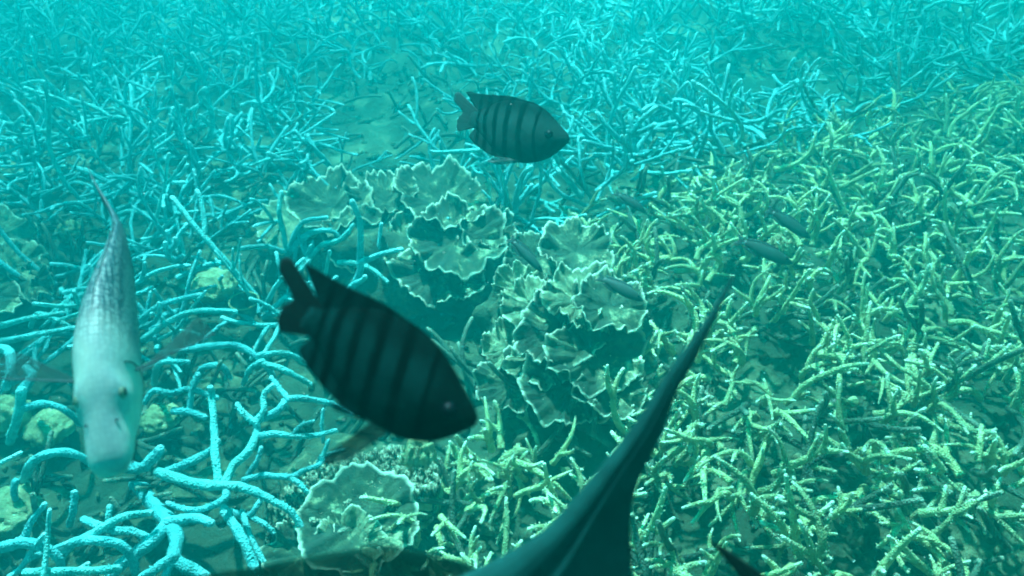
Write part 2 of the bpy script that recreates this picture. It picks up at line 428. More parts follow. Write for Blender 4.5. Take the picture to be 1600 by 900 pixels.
def jitter_grid(x0, x1, y0, y1, step, rng):
    y = y0; row = 0
    while y < y1:
        x = x0 + (row % 2) * step / 2
        while x < x1:
            yield x + rng.uniform(-.36, .36) * step, y + rng.uniform(-.36, .36) * step
            x += step
        y += step * 0.87; row += 1
rng = random.Random(11)
ncol = [0, 0]
for x, y in jitter_grid(-0.6, 3.4, 0.75, 4.6, 0.178, rng):
    p = Vector((x, y, terrain(x, y))); q = proj(p)
    if not q or not (-60 < q[0] < 1680 and -60 < q[1] < 1010) or not poly_in(q[0], q[1], Z_GREEN): continue
    lb, gr = green_place(q[0], q[1])
    colony('green', p, rng, lb, gr, 0.76); ncol[0] += 1
for x, y in jitter_grid(-4.6, 5.2, 0.8, 6.4, 0.275, rng):
    p = Vector((x, y, terrain(x, y))); q = proj(p)
    if not q or not (-80 < q[0] < 1700 and -10 < q[1] < 1000): continue
    if any(poly_in(q[0], q[1], z) for z in (Z_GREEN, Z_PLATE_A, Z_PLATE_B, Z_LEAF, Z_TRACED, Z_LEFTHEAD)): continue
    if q[0] > 430 and q[1] > 560 or q[0] > 600 and q[1] > 430: continue
    if q[1] < 290 and noise.noise(Vector((x * .9, y * .9, 8.8))) < -.32 + .2 * rng.random(): continue
    lb, gr = blue_place(q[0], q[1])
    colony('blue', p, rng, lb, gr, 0.84 if q[1] < 230 else 1.0); ncol[1] += 1
print('colonies', ncol)

# ---- far thicket nobody could count, one mass in the haze
def far_mass():
    rg = random.Random(5); V = []; F = []; T = []
    protos = []
    for i in range(6):
        r2 = random.Random(900 + i); mb = MB(); L = r2.uniform(.25, .45); P = arc_path(r2, L, r2.uniform(.5, 1.8), .08, 7)
        mb.tube(P, .012, .008, 5, 0.0, i); k = 3
        mb.tube(arc_path(r2, L * .5, .6, .08, 5, P[k], Vector((1, .3, .6))), .010, .007, 5, 0.0, i); protos.append(mb)
    for _ in range(1500):
        y = 4.6 + 10 * rg.random() ** 1.6; x = rg.uniform(-1, 1) * (1.2 + y * 0.85)
        mb = rg.choice(protos); b = len(V)
        Mx = Matrix.Translation((x, y, terrain(x, y) + rg.uniform(-.05, .06))) @ Matrix.Rotation(rg.uniform(0, 6.28), 4, 'Z') @ Matrix.Rotation(R(rg.uniform(15, 88)), 4, 'Y') @ Matrix.Rotation(rg.uniform(0, 6.28), 4, 'Z')
        V += [Mx @ v for v in mb.V]; T += mb.T; F += [tuple(b + i for i in f) for f in mb.F]
    o = obj('far_coral_thicket', mesh('far_coral_thicket', V, F, M['blue'], T))
    tag(o, 'far staghorn thicket dissolving into turquoise haze', 'coral', kind='stuff')
far_mass()

def side_mass(name, label, mat, sign):
    rg = random.Random(15 + sign); V = []; F = []; T = []; protos = []
    for i in range(6):
        r2 = random.Random(950 + i); mb = MB(); L = r2.uniform(.14, .24) * (1 if sign > 0 else 1.6); P = arc_path(r2, L, r2.uniform(.5, 2.0), .08, 7)
        mb.tube(P, .0095, .005, 6, .08, i); mb.tube(arc_path(r2, L * .5, .6, .08, 5, P[3], Vector((1, .3, .6))), .008, .005, 6, .08, i); protos.append(mb)
    k = 0
    while k < 1500:
        y = rg.uniform(-.2, 6.0); x = sign * rg.uniform(.2, 6.0); q = proj((x, y, terrain(x, y)))
        if q and -90 < q[0] < 1690 and q[1] < 1130 or abs(x) > 2.2 + y * .75: continue
        k += 1; mb = rg.choice(protos); b = len(V)
        Mx = Matrix.Translation((x, y, terrain(x, y) + rg.uniform(-.07, .04))) @ Matrix.Rotation(rg.uniform(0, 6.28), 4, 'Z') @ Matrix.Rotation(R(rg.uniform(8, 85)), 4, 'Y') @ Matrix.Rotation(rg.uniform(0, 6.28), 4, 'Z')
        V += [Mx @ v for v in mb.V]; T += mb.T; F += [tuple(b + i for i in f) for f in mb.F]
    tag(obj(name, mesh(name, V, F, M[mat], T)), label, 'coral', kind='stuff')
side_mass('olive_coral_thicket', 'olive staghorn thicket running on past the dense colonies', 'green', 1)
side_mass('blue_coral_thicket', 'blue staghorn thicket running on past the silver fish', 'blue', -1)

# ------------------------------------------------------------------ the big blue branches in front, followed one by one
def traced(label, lines):
    pts0 = [at(px, py, 0) for px, py in lines[0][0]]
    c = sum(pts0, Vector()) / len(pts0); c.z = terrain(c.x, c.y)
    root = empty('staghorn_coral', c); tag(root, label, 'coral', 'large blue staghorn colonies')
    for i, (pp, d0, d1, ha, hb, hc) in enumerate(lines):
        n = len(pp); P = []
        for k, (px, py) in enumerate(pp):
            u = k / (n - 1); h = ha * (1 - u) ** 2 + 2 * u * (1 - u) * hb + hc * u * u
            P.append(at(px, py, h))
        dist = (P[0] - CO).length; r0 = d0 * 0.5 * dist / FPX; r1 = d1 * 0.5 * dist / FPX
        P = [p - c for p in crom(P, 7)]; r0 *= .88; r1 *= .86
        mb = MB(); mb.tube(P, r0, r1, 12, 0.15, i * 3.1, 0.9, tip_gain=0.6, start_cap=True)
        rg = random.Random(i + len(label)); mb.nubs(P, r0, r1, 16, rg, 0.004, 0.15)
        obj('branch', mb.build('branch', M['blue']), root)
traced('stout pale blue forked coral under the silver fish\'s snout', [
    ([(214, 758), (241, 790), (265, 817), (276, 838), (272, 869), (286, 883), (320, 900)], 24, 17, .02, .16, .10),
    ([(265, 817), (238, 845), (210, 866), (179, 893), (150, 930)], 22, 18, .10, .10, .03),
    ([(262, 816), (300, 810), (329, 817)], 19, 14, .11, .12, .13),
    ([(272, 869), (248, 886), (222, 902)], 17, 13, .13, .12, .10),
    ([(274, 872), (262, 890), (256, 915)], 15, 12, .13, .12, .08)])
traced('long blue coral branch crossing below the silver fish toward the plate coral', [
    ([(193, 728), (220, 731), (238, 717), (250, 702)], 19, 15, .08, .12, .14),
    ([(248, 738), (286, 750), (324, 759), (358, 759), (393, 766), (427, 783), (455, 800), (476, 832)], 18, 10, .10, .22, .06),
    ([(262, 738), (293, 724), (327, 707), (340, 690)], 18, 11, .11, .15, .17),
    ([(355, 759), (351, 779), (324, 793), (296, 797), (262, 786)], 15, 8, .15, .13, .12),
    ([(341, 752), (336, 704), (334, 659), (331, 618), (329, 606)], 15, 11, .14, .19, .22),
    ([(351, 797), (372, 831), (386, 859), (398, 888)], 17, 15, .10, .10, .05),
    ([(378, 800), (392, 840), (412, 878)], 11, 9, .06, .06, .03)])
traced('upright blue coral with many forks in front of the barred fish\'s belly', [
    ([(351, 757), (365, 728), (389, 704), (401, 676), (401, 659), (412, 642), (412, 618), (426, 602)], 16, 9, .14, .20, .25),
    ([(401, 683), (427, 678), (455, 681), (489, 681), (525, 673)], 13, 8, .18, .24, .15),
    ([(401, 662), (379, 645), (371, 632)], 13, 9, .20, .22, .23),
    ([(403, 657), (434, 642), (451, 624), (482, 624), (517, 631), (550, 648)], 14, 9, .19, .26, .12),
    ([(451, 624), (436, 606), (424, 590)], 11, 8, .22, .23, .24),
    ([(505, 690), (503, 665), (505, 640)], 8, 6, .10, .14, .17),
    ([(455, 681), (470, 665), (490, 658)], 8, 6, .2, .22, .22)])
traced('slender blue coral fork reaching over the leafy coral patch', [
    ([(382, 750), (413, 743), (455, 745), (475, 735), (496, 728), (513, 711), (538, 703)], 12, 7, .08, .16, .12),
    ([(496, 728), (506, 707), (514, 688)], 10, 6, .12, .14, .17),
    ([(455, 746), (469, 757), (481, 771)], 11, 8, .12, .12, .10),
    ([(389, 740), (402, 720), (408, 700)], 10, 8, .06, .1, .12),
    ([(360, 800), (388, 806), (407, 782)], 11, 9, .03, .06, .08),
    ([(388, 806), (412, 818), (428, 832)], 10, 8, .05, .06, .04)])
traced('arching blue coral loops along the reef floor below the silver fish', [
    ([(-6, 858), (34, 848), (69, 855), (93, 876), (97, 915)], 16, 12, .08, .22, .02),
    ([(93, 872), (114, 848), (155, 845), (189, 852), (207, 876), (216, 915)], 16, 12, .06, .24, .03),
    ([(124, 847), (155, 828), (193, 807), (236, 801)], 15, 9, .12, .17, .15),
    ([(132, 813), (172, 828), (210, 831), (240, 846)], 13, 13, .08, .12, .10),
    ([(172, 827), (170, 812), (171, 792)], 12, 9, .10, .13, .15),
    ([(38, 846), (48, 817), (70, 788)], 12, 8, .10, .14, .18),
    ([(40, 895), (90, 893), (150, 892), (185, 888)], 12, 12, .10, .14, .10),
    ([(109, 820), (114, 800), (117, 770)], 11, 10, .03, .07, .11)])
traced('curved blue coral branches beside the silver fish\'s head', [
    ([(38, 748), (52, 721), (86, 707), (121, 711), (150, 730)], 15, 11, .04, .22, .06),
    ([(15, 690), (28, 649), (34, 611)], 13, 15, .02, .10, .16),
    ([(38, 637), (69, 631), (103, 642), (126, 664)], 12, 9, .12, .20, .06),
    ([(-5, 545), (14, 550), (16, 580), (10, 605)], 16, 13, .14, .18, .10),
    ([(34, 611), (50, 588), (40, 575)], 16, 12, .14, .16, .16),
    ([(24, 752), (22, 770), (27, 785)], 11, 9, .08, .06, .03)])
traced('blue coral arches under the barred fish\'s tail', [
    ([(290, 547), (331, 541), (372, 541), (410, 565), (433, 600)], 12, 10, .06, .26, .08),
    ([(410, 565), (391, 577), (380, 600)], 12, 9, .18, .16, .06),
    ([(405, 556), (444, 552), (478, 567)], 12, 9, .17, .22, .10),
    ([(412, 568), (447, 580), (484, 600)], 12, 10, .18, .18, .12),
    ([(241, 600), (250, 568), (294, 566)], 11, 8, .05, .22, .16),
    ([(303, 600), (318, 575), (345, 572), (360, 590)], 12, 9, .04, .2, .08),
    ([(227, 628), (241, 611), (269, 614), (298, 608), (338, 622)], 11, 10, .1, .16, .12),
    ([(272, 642), (296, 644), (320, 652)], 13, 10, .1, .12, .12),
    ([(296, 640), (300, 610), (310, 585)], 10, 8, .1, .14, .17)])
traced('dim blue coral arcs behind the silver fish\'s spread fin', [
    ([(200, 520), (241, 483), (276, 469), (312, 461)], 11, 8, .05, .2, .16),
    ([(224, 530), (269, 500), (310, 486), (368, 487)], 11, 8, .05, .2, .14),
    ([(-5, 510), (48, 497), (98, 489)], 10, 6, .1, .16, .16),
    ([(-5, 536), (52, 524), (116, 512)], 11, 7, .1, .16, .14),
    ([(48, 510), (60, 490), (90, 500), (112, 512)], 8, 6, .04, .15, .12)])
traced('bright blue coral fan before the pale rock of the plate coral', [
    ([(449, 396), (480, 367), (518, 361), (540, 385)], 11, 8, .05, .22, .10),
    ([(449, 396), (442, 360), (436, 330), (440, 300)], 11, 7, .05, .16, .22),
    ([(449, 396), (415, 385), (375, 388)], 10, 7, .06, .14, .14),
    ([(470, 420), (500, 385), (530, 375), (552, 352)], 10, 7, .05, .15, .2),
    ([(449, 396), (470, 350), (510, 340)], 9, 7, .06, .2, .2),
    ([(590, 460), (588, 420), (592, 380), (596, 350)], 9, 7, .03, .12, .2),
    ([(530, 410), (570, 415), (605, 440)], 10, 7, .1, .16, .1)])

# ------------------------------------------------------------------ plate corals
def plate(R0, cup, ruffle, lobes, seed, a0=0.0, a1=6.2832, mat='plate', thick=0.007, rimw=0.07):
    rg = random.Random(seed); nr = 15; full = (a1 - a0) > 6.2; na = max(24, int(104 * (a1 - a0) / 6.2832))
    V = []; F = []; T = []; cols = na if full else na + 1
    ph = [rg.uniform(0, 6.28) for _ in range(6)]
    top = []
    for j in range(nr + 1):
        v = j / nr; v = 1 - (1 - v) ** 1.25
        for i in range(cols):
            a = a0 + (a1 - a0) * i / na
            nz = Vector((math.cos(a) * 1.4 + seed, math.sin(a) * 1.4, seed * 0.37))
            rr = R0 * (1 + 0.22 * noise.noise(nz) + 0.14 * noise.noise(nz * 2.6) + 0.07 * noise.noise(nz * 6))
            rr = rr * v
            wv = ruffle * (0.55 * math.sin(lobes * a + ph[0]) + 0.4 * math.sin(lobes * 1.7 * a + ph[1] + 2 * v) + 0.9 * noise.noise(nz * 4.2) + 0.8 * noise.noise(nz * 11) + 0.4 * noise.noise(nz * 23)) * v ** 2.4
            z = cup * R0 * v ** 1.5 + wv * R0
            x, y = rr * math.cos(a), rr * math.sin(a)
            z += 0.012 * noise.noise(Vector((x * 22, y * 22, seed))) + 0.006 * noise.noise(Vector((x * 60, y * 60, seed)))
            top.append(Vector((x, y, z)))
            T.append(0.95 * sstep(1 - rimw, 1.0, v) * (0.8 + 0.25 * noise.noise(nz * 5)))
    nt_ = len(top); V = list(top)
    for j in range(nr + 1):
        for i in range(cols):
            p = top[j * cols + i]; v = j / nr
            V.append(p + Vector((0, 0, -thick * (1.6 - 1.0 * v)))); T.append(T[j * cols + i] * 0.6)
    m = na
    for j in range(nr):
        for i in range(m):
            a = j * cols + i; b = j * cols + (i + 1) % cols; c = b + cols; d = a + cols
            F.append((a, d, c, b)); F.append((a + nt_, b + nt_, c + nt_, d + nt_))
    for i in range(m):
        a = nr * cols + i; b = nr * cols + (i + 1) % cols
        F.append((a, a + nt_, b + nt_, b))
    if not full:
        for j in range(nr):
            a = j * cols; d = a + cols; F.append((a, a + nt_, d + nt_, d))
            a = j * cols + na; d = a + cols; F.append((a, d, d + nt_, a + nt_))
    return mesh('plate', V, F, M[mat], T)
def blob(name, rad, seed, mat, amp=0.28, sq=0.7, freq=2.0, nlat=26):
    V = []; F = []; nlon = nlat * 2
    for j in range(nlat + 1):
        th = math.pi * j / nlat
        for i in range(nlon):
            ph = 2 * math.pi * i / nlon
            d = Vector((math.sin(th) * math.cos(ph), math.sin(th) * math.sin(ph), math.cos(th)))
            k = 1 + amp * noise.noise(d * freq + Vector((seed, 0, 0))) + amp * .5 * noise.noise(d * freq * 2.7 + Vector((0, seed, 0))) + amp * .25 * noise.noise(d * freq * 7 + Vector((0, 0, seed)))
            V.append(Vector((d.x * rad * k, d.y * rad * k, d.z * rad * k * sq)))
    for j in range(nlat):
        for i in range(nlon):
            a = j * nlon + i; b = j * nlon + (i + 1) % nlon
            F.append((a, a + nlon, b + nlon, b))
    return mesh(name, V, F, M[mat])
def plate_colony(label, base, plates, core=None, cat='coral', group=None):
    """plates: (px, py, height above reef, radius, cup, ruffle, lobes, tilt_x deg, tilt_y deg, mat)"""
    c = at(*base); c.z = terrain(c.x, c.y)
    root = empty('plate_coral', c); tag(root, label, cat, group)
    for i, (rad, dx, dy, dz, sq) in enumerate(core or []):
        o = obj('base', blob('base', rad, 3.3 * i + rad * 50, 'rock', sq=sq), root); o.location = (dx, dy, dz)
    for i, (px, py, h, rad, cup, ruf, lob, tx, ty, mat) in enumerate(plates):
        p = at(px, py, h * .72)
        o = obj('plate', plate(rad * .82, cup, ruf, lob, px * 0.37 + py * 0.11, mat=mat), root)
        o.location = p - c; o.rotation_euler = (R(tx), R(ty), random.Random(px).uniform(0, 6.28) * 0)
    return root
plate_colony('broad layered plate coral with pale ruffled rims behind the barred fish', (600, 400), [
    (455, 345, .12, .16, .10, .16, 4, 18, -12, 'plate_pale'),
    (520, 325, .17, .17, .25, .16, 5, 8, 4, 'plate'),
    (600, 315, .18, .15, .30, .20, 6, 6, -6, 'plate'),
    (690, 318, .20, .19, .30, .18, 6, 4, 8, 'plate'),
    (560, 375, .14, .15, .20, .16, 5, 22, -5, 'plate'),
    (640, 385, .16, .13, .10, .22, 6, 26, 4, 'plate_pale'),
    (715, 375, .18, .19, .22, .16, 5, 14, 6, 'plate'),
    (690, 425, .12, .17, .16, .18, 6, 20, 0, 'plate'),
    (760, 365, .15, .12, .35, .2, 5, 6, 10, 'plate')],
    core=[(.30, 0.05, .05, -.03, .6), (.22, -.25, .12, -.04, .5), (.2, .25, -.05, -.02, .6)])
plate_colony('tiered ruffled plate coral between the barred fish and the tall dark fin', (870, 540), [
    (845, 402, .22, .12, .20, .20, 6, 12, -8, 'plate'),
    (900, 395, .23, .13, .26, .18, 6, 8, 6, 'plate'),
    (810, 450, .22, .09, .30, .28, 7, 20, -10, 'plate_pale'),
    (835, 480, .20, .11, .25, .30, 7, 18, -4, 'plate_pale'),
    (905, 470, .24, .13, .26, .22, 6, 10, 4, 'plate_pale'),
    (950, 480, .22, .12, .25, .22, 6, 8, 8, 'plate'),
    (880, 515, .19, .16, .22, .20, 6, 14, 0, 'plate'),
    (795, 545, .14, .09, .25, .26, 7, 18, -10, 'plate_pale'),
    (850, 560, .13, .12, .20, .24, 7, 18, -4, 'plate_pale'),
    (930, 560, .14, .15, .20, .18, 6, 14, 4, 'plate'),
    (800, 600, .08, .12, .15, .22, 6, 18, -6, 'plate'),
    (890, 605, .08, .15, .15, .18, 6, 16, 2, 'plate'),
    (955, 610, .07, .11, .15, .2, 6, 14, 6, 'plate')],
    core=[(.20, 0.0, .05, -.04, .6), (.14, .12, -.02, -.03, .6), (.14, -.08, .14, -.02, .75)])
plate_colony('round ribbed plate coral with a pale rim beside the translucent olive fin', (560, 830), [
    (562, 818, .08, .165, .10, .10, 4, 12, 4, 'plate'),
    (545, 850, .06, .10, .10, .20, 6, 20, 0, 'plate_pale'),
    (470, 865, .04, .10, .10, .2, 6, 14, -6, 'plate'),
    (600, 845, .07, .05, -.4, .2, 5, 10, 0, 'plate_pale')], core=[(.12, 0, 0, -.02, .6)])
plate_colony('pale ruffled plate coral at the silver fish\'s tail side', (10, 430), [
    (-10, 370, .14, .14, -.1, .2, 6, 24, 10, 'plate_pale'),
    (10, 420, .12, .14, .1, .22, 6, 20, 6, 'plate_pale'),
    (50, 440, .10, .08, .1, .28, 7, 20, 6, 'plate'),
    (-30, 470, .08, .15, .1, .2, 6, 16, 6, 'plate')], core=[(.18, -.05, .05, -.02, .7)])

# cup coral ring, boulder heads, stump
p = at(384, 482, 0.05); root = empty('cup_coral', p); tag(root, 'small round cup coral with a thin pale ring near the barred fish\'s tail', 'coral')
mb = MB(); ringp = [Vector((0.043 * math.cos(a), 0.043 * math.sin(a), 0.03)) for a in [6.2832 * k / 28 for k in range(29)]]
mb.tube(ringp, .0024, .0024, 6, .1, 3, 2, blunt=False); obj('rim', mesh('rim', mb.V, mb.F, M['tan'], mb.T), root)
V = []; F = []
for j in range(7):
    for i in range(28):
        a = 6.2832 * i / 28; r_ = 0.012 + 0.031 * (j / 6) ** .8; V.append((r_ * math.cos(a), r_ * math.sin(a), -0.05 + 0.08 * j / 6))
for j in range(6):
    for i in range(28): F.append((j * 28 + i, j * 28 + (i + 1) % 28, (j + 1) * 28 + (i + 1) % 28, (j + 1) * 28 + i))
obj('cup', mesh('cup', V, F, M['rock']), root)
def head(px, py, rad, label, sq=.75, mat='tan', amp=.22, h=0.0, freq=3.0):
    p = at(px, py, h); o = obj('boulder_coral', blob('boulder_coral', rad, px * .7, mat, amp, sq, freq)); o.location = p
    tag(o, label, 'coral'); return o
head(334, 446, .07, 'small pale boulder coral between the silver fish and the barred fish\'s tail', .6)
head(110, 362, .045, 'tiny bright coral lump beside the silver fish\'s tail', .8)
head(8, 650, .06, 'yellowish coral lump beside the silver fish\'s cheek', .8)
head(78, 668, .06, 'mottled tan coral rock under the silver fish\'s fin', .5)
head(14, 800, .07, 'yellowish lumpy coral rock below the arching blue branches', .6)
head(250, 655, .05, 'greenish coral lump beside the silver fish\'s eye', .6)
head(655, 722, .042, 'pale tan coral stump under the barred fish\'s chin', 1.7, amp=.3, h=.04)
head(1218, 388, .035, 'knobbly pale coral knob among olive branches beside a small dark fish', .9, amp=.45, h=.09, freq=5)

# leafy encrusting coral
c = at(540, 745, 0); root = empty('leaf_coral', c); tag(root, 'low leafy coral covered in tiny pale lobes below the barred fish', 'coral')
obj('base', blob('base', .16, 9.1, 'rock', .2, .35), root).location = (0.0, 0, -.02)
rg = random.Random(21); V = []; F = []; T = []
for _ in range(2600):
    px, py = rg.uniform(400, 690), rg.uniform(690, 830)
    if not poly_in(px, py, [(420, 790), (490, 722), (600, 698), (672, 700), (690, 760), (640, 775), (560, 775), (480, 830)]): continue
    p = at(px, py, rg.uniform(.035, .075)) - c; r_ = rg.uniform(.003, .0075); a0 = rg.uniform(0, 6.28); b = len(V)
    V.append(p + Vector((0, 0, -.004))); T.append(0)
    for k in range(8):
        a = a0 + 6.2832 * k / 8; rr = r_ * rg.uniform(.7, 1.3)
        V.append(p + Vector((rr * math.cos(a), rr * math.sin(a), rg.uniform(-.001, .006)))); T.append(rg.random() ** 1.5)
    for k in range(8): F.append((b, b + 1 + k, b + 1 + (k + 1) % 8))
    V.append(p + Vector((0, 0, -.035))); T.append(0); e = len(V) - 1
    for k in range(8): F.append((e, b + 1 + (k + 1) % 8, b + 1 + k))
lo = obj('lobes', mesh('lobes', V, F, M['leaf'], T), root); lo['kind'] = 'stuff'

# rubble and dead sticks over the floor
rg = random.Random(33); V = []; F = []
ico = [Vector(v).normalized() for v in ((1, 0, 0), (-1, 0, 0), (0, 1, 0), (0, -1, 0), (0, 0, 1), (0, 0, -1), (.7, .7, .5), (-.7, .7, .4), (.7, -.7, .4), (-.7, -.7, .5))]
octf = [(4, 0, 6), (4, 6, 2), (4, 2, 7), (4, 7, 1), (4, 1, 9), (4, 9, 3), (4, 3, 8), (4, 8, 0), (5, 6, 0), (5, 2, 6), (5, 7, 2), (5, 1, 7), (5, 9, 1), (5, 3, 9), (5, 8, 3), (5, 0, 8)]
for _ in range(6000):
    y = 0.7 + 4.5 * rg.random() ** 1.3; x = rg.uniform(-1, 1) * (0.8 + y * 0.75)
    r_ = 0.006 + 0.022 * rg.random() ** 3; q = Matrix.Rotation(rg.uniform(0, 6.28), 3, 'Z') @ Matrix.Rotation(rg.uniform(0, 1.5), 3, 'X')
    s3 = Vector((rg.uniform(.6, 2.2), rg.uniform(.6, 1.2), rg.uniform(.5, 1))); b = len(V); p = Vector((x, y, ground_z(x, y) + r_ * .2))
    for v in ico:
        k = rg.uniform(.75, 1.2); V.append(p + q @ Vector((v.x * s3.x, v.y * s3.y, v.z * s3.z)) * r_ * k)
    F += [tuple(b + i for i in f) for f in octf]
o = obj('coral_rubble', mesh('coral_rubble', V, F, M['rock'])); tag(o, 'loose coral rubble lying over the reef floor', 'rubble', kind='stuff')
V = []; F = []; T = []; rg = random.Random(35)
sticks = []
for i in range(6):
    r2 = random.Random(700 + i); mb = MB(); P = arc_path(r2, r2.uniform(.12, .3), r2.uniform(.3, 1.4), .08, 7); mb.tube(P, .009, .006, 6, .1, i)
    mb.tube(arc_path(r2, .1, .5, .08, 5, P[3], Vector((1, .2, .5))), .008, .006, 6, .1, i); sticks.append(mb)
for _ in range(620):
    y = 0.8 + 4.6 * rg.random() ** 1.2; x = rg.uniform(-1, 1) * (0.8 + y * 0.75); q = proj((x, y, terrain(x, y)))
    if poly_in(q[0], q[1], Z_LEAF) or poly_in(q[0], q[1], Z_PLATE_A): continue
    mb = rg.choice(sticks); b = len(V)
    Mx = Matrix.Translation((x, y, terrain(x, y) - .06 + rg.uniform(-.01, .04))) @ Matrix.Rotation(rg.uniform(0, 6.28), 4, 'Z') @ Matrix.Rotation(R(rg.uniform(45, 95)), 4, 'Y') @ Matrix.Rotation(rg.uniform(0, 6.28), 4, 'Z')
    V += [Mx @ v for v in mb.V]; F += [tuple(b + i for i in f) for f in mb.F]; T += mb.T
o = obj('dead_coral_sticks', mesh('dead_coral_sticks', V, F, M['dead'], T)); tag(o, 'dead brown coral sticks matted beneath the living branches', 'rubble', kind='stuff')

# ------------------------------------------------------------------ fish
def interp(tab, s):
    if s <= tab[0][0]: return tab[0][1]
    for i in range(len(tab) - 1):
        if s <= tab[i + 1][0]:
            p0 = tab[max(i - 1, 0)]; p1 = tab[i]; p2 = tab[i + 1]; p3 = tab[min(i + 2, len(tab) - 1)]
            h = p2[0] - p1[0]; t = (s - p1[0]) / h
            m1 = (p2[1] - p0[1]) / max(p2[0] - p0[0], 1e-6) * h; m2 = (p3[1] - p1[1]) / max(p3[0] - p1[0], 1e-6) * h
            return (2 * t ** 3 - 3 * t * t + 1) * p1[1] + (t ** 3 - 2 * t * t + t) * m1 + (-2 * t ** 3 + 3 * t * t) * p2[1] + (t ** 3 - t * t) * m2
    return tab[-1][1]
def loft_body(top, bot, wid, send, L, bend=None, n=44, sides=32, expo=2.2, shift=None):
    V = []; F = []
    ss = [send * (i / n) ** 1.5 for i in range(n + 1)]
    for s in ss:
        t, b, w_ = interp(top, s), interp(bot, s), max(interp(wid, s), .0015)
        zc = (t + b) / 2; hz = max((t - b) / 2, .0015)
        for k in range(sides):
            a = 2 * math.pi * k / sides; ca, sa_ = math.cos(a), math.sin(a)
            y = w_ * math.copysign(abs(ca) ** (2 / expo), ca); z = zc + hz * math.copysign(abs(sa_) ** (2 / expo), sa_)
            V.append(Vector((-s, y + (bend(s) if bend else 0), z)) * L)
    for i in range(n):
        for k in range(sides):
            a = i * sides + k; b = i * sides + (k + 1) % sides; F.append((a, b, b + sides, a + sides))
    F.append(tuple(range(sides))[::-1]); l = n * sides; F.append(tuple(l + k for k in range(sides)))
    return V, F
def fin(base, tip, L, thick=.012, rays=12, nu=40, nv=10, bend=None, out=None, wav=0.0, frill=0.0):
    """base and tip: (s, h) outlines in body lengths; out = sideways offset per v"""
    def resample(P, m):
        d = [0]
        for i in range(1, len(P)): d.append(d[-1] + math.hypot(P[i][0] - P[i - 1][0], P[i][1] - P[i - 1][1]))
        o = []; n = len(P)
        for k in range(m):
            x = d[-1] * k / (m - 1); i = 0
            while i < n - 2 and d[i + 1] < x: i += 1
            t = (x - d[i]) / max(d[i + 1] - d[i], 1e-9); o.append((P[i][0] * (1 - t) + P[i + 1][0] * t, P[i][1] * (1 - t) + P[i + 1][1] * t))
        return o
    tipc = [(v.x, v.y) for v in crom([Vector((a, b, 0)) for a, b in tip], 6)]
    B, Tp = resample(base, nu + 1), resample(tipc, nu + 1)
    V = []; F = []; rg = random.Random(int(rays))
    for side in (1, -1):
        for j in range(nv + 1):
            v = j / nv
            for i in range(nu + 1):
                u = i / nu; fr = 1 + frill * (rg.random() - .5) * (1 if j == nv else 0)
                s = B[i][0] + (Tp[i][0] - B[i][0]) * v * fr; h = B[i][1] + (Tp[i][1] - B[i][1]) * v * fr
                rid = 0.45 + 0.55 * abs(math.sin(math.pi * rays * u))
                y = side * thick * .5 * (1 - .85 * v) * rid
                y += wav * math.sin(u * 9 + v * 2) * v
                if bend: y += bend(s)
                if out: y += out(u, v)
                V.append(Vector((-s, y, h)) * L)
    n1 = (nu + 1) * (nv + 1)
    for j in range(nv):
        for i in range(nu):
            a = j * (nu + 1) + i; b = a + 1; c = b + nu + 1; d = a + nu + 1
            F.append((a, b, c, d)); F.append((a + n1, d + n1, c + n1, b + n1))
    for i in range(nu):
        a = nv * (nu + 1) + i; F.append((a, a + 1, a + 1 + n1, a + n1))
    for j in range(nv):
        a = j * (nu + 1); F.append((a, a + nu + 1, a + nu + 1 + n1, a + n1)); a += nu; F.append((a, a + n1, a + nu + 1 + n1, a + nu + 1))
    return V, F
def cam_matrix(p, ang, yaw=0, roll=0):
    """fish whose nose points right in the view, turned down by ang; yaw > 0 brings the nose nearer"""
    a = R(ang); fx = CR * math.cos(a) - CU * math.sin(a); fz = CR * math.sin(a) + CU * math.cos(a); fy = fz.cross(fx)
    Mx = Matrix((fx, fy, fz)).transposed()
    Mx = Mx @ Matrix.Rotation(R(-yaw), 3, 'Z') @ Matrix.Rotation(R(roll), 3, 'X')
    return Matrix.Translation(p) @ Mx.to_4x4()
def eye(root, pos, r, mat_ring, side):
    V, F = [], []
    def sph(rad, sq, c, nl=12):
        V = []; F = []
        for j in range(nl + 1):
            for i in range(nl * 2):
                th = math.pi * j / nl; ph = math.pi * i / nl
                V.append(Vector((c[0] + rad * math.sin(th) * math.cos(ph), c[1] + rad * sq * math.cos(th), c[2] + rad * math.sin(th) * math.sin(ph))))
        for j in range(nl):
            for i in range(nl * 2):
                a = j * nl * 2 + i; b = j * nl * 2 + (i + 1) % (nl * 2); F.append((a, b, b + nl * 2, a + nl * 2))
        return V, F
    V, F = sph(r, .55, pos); e = obj('eye', mesh('eye', V, F, mat_ring), root)
    V, F = sph(r * .66, .5, (pos[0], pos[1] + side * r * .3, pos[2])); obj('pupil', mesh('pupil', V, F, M['eye']), e)

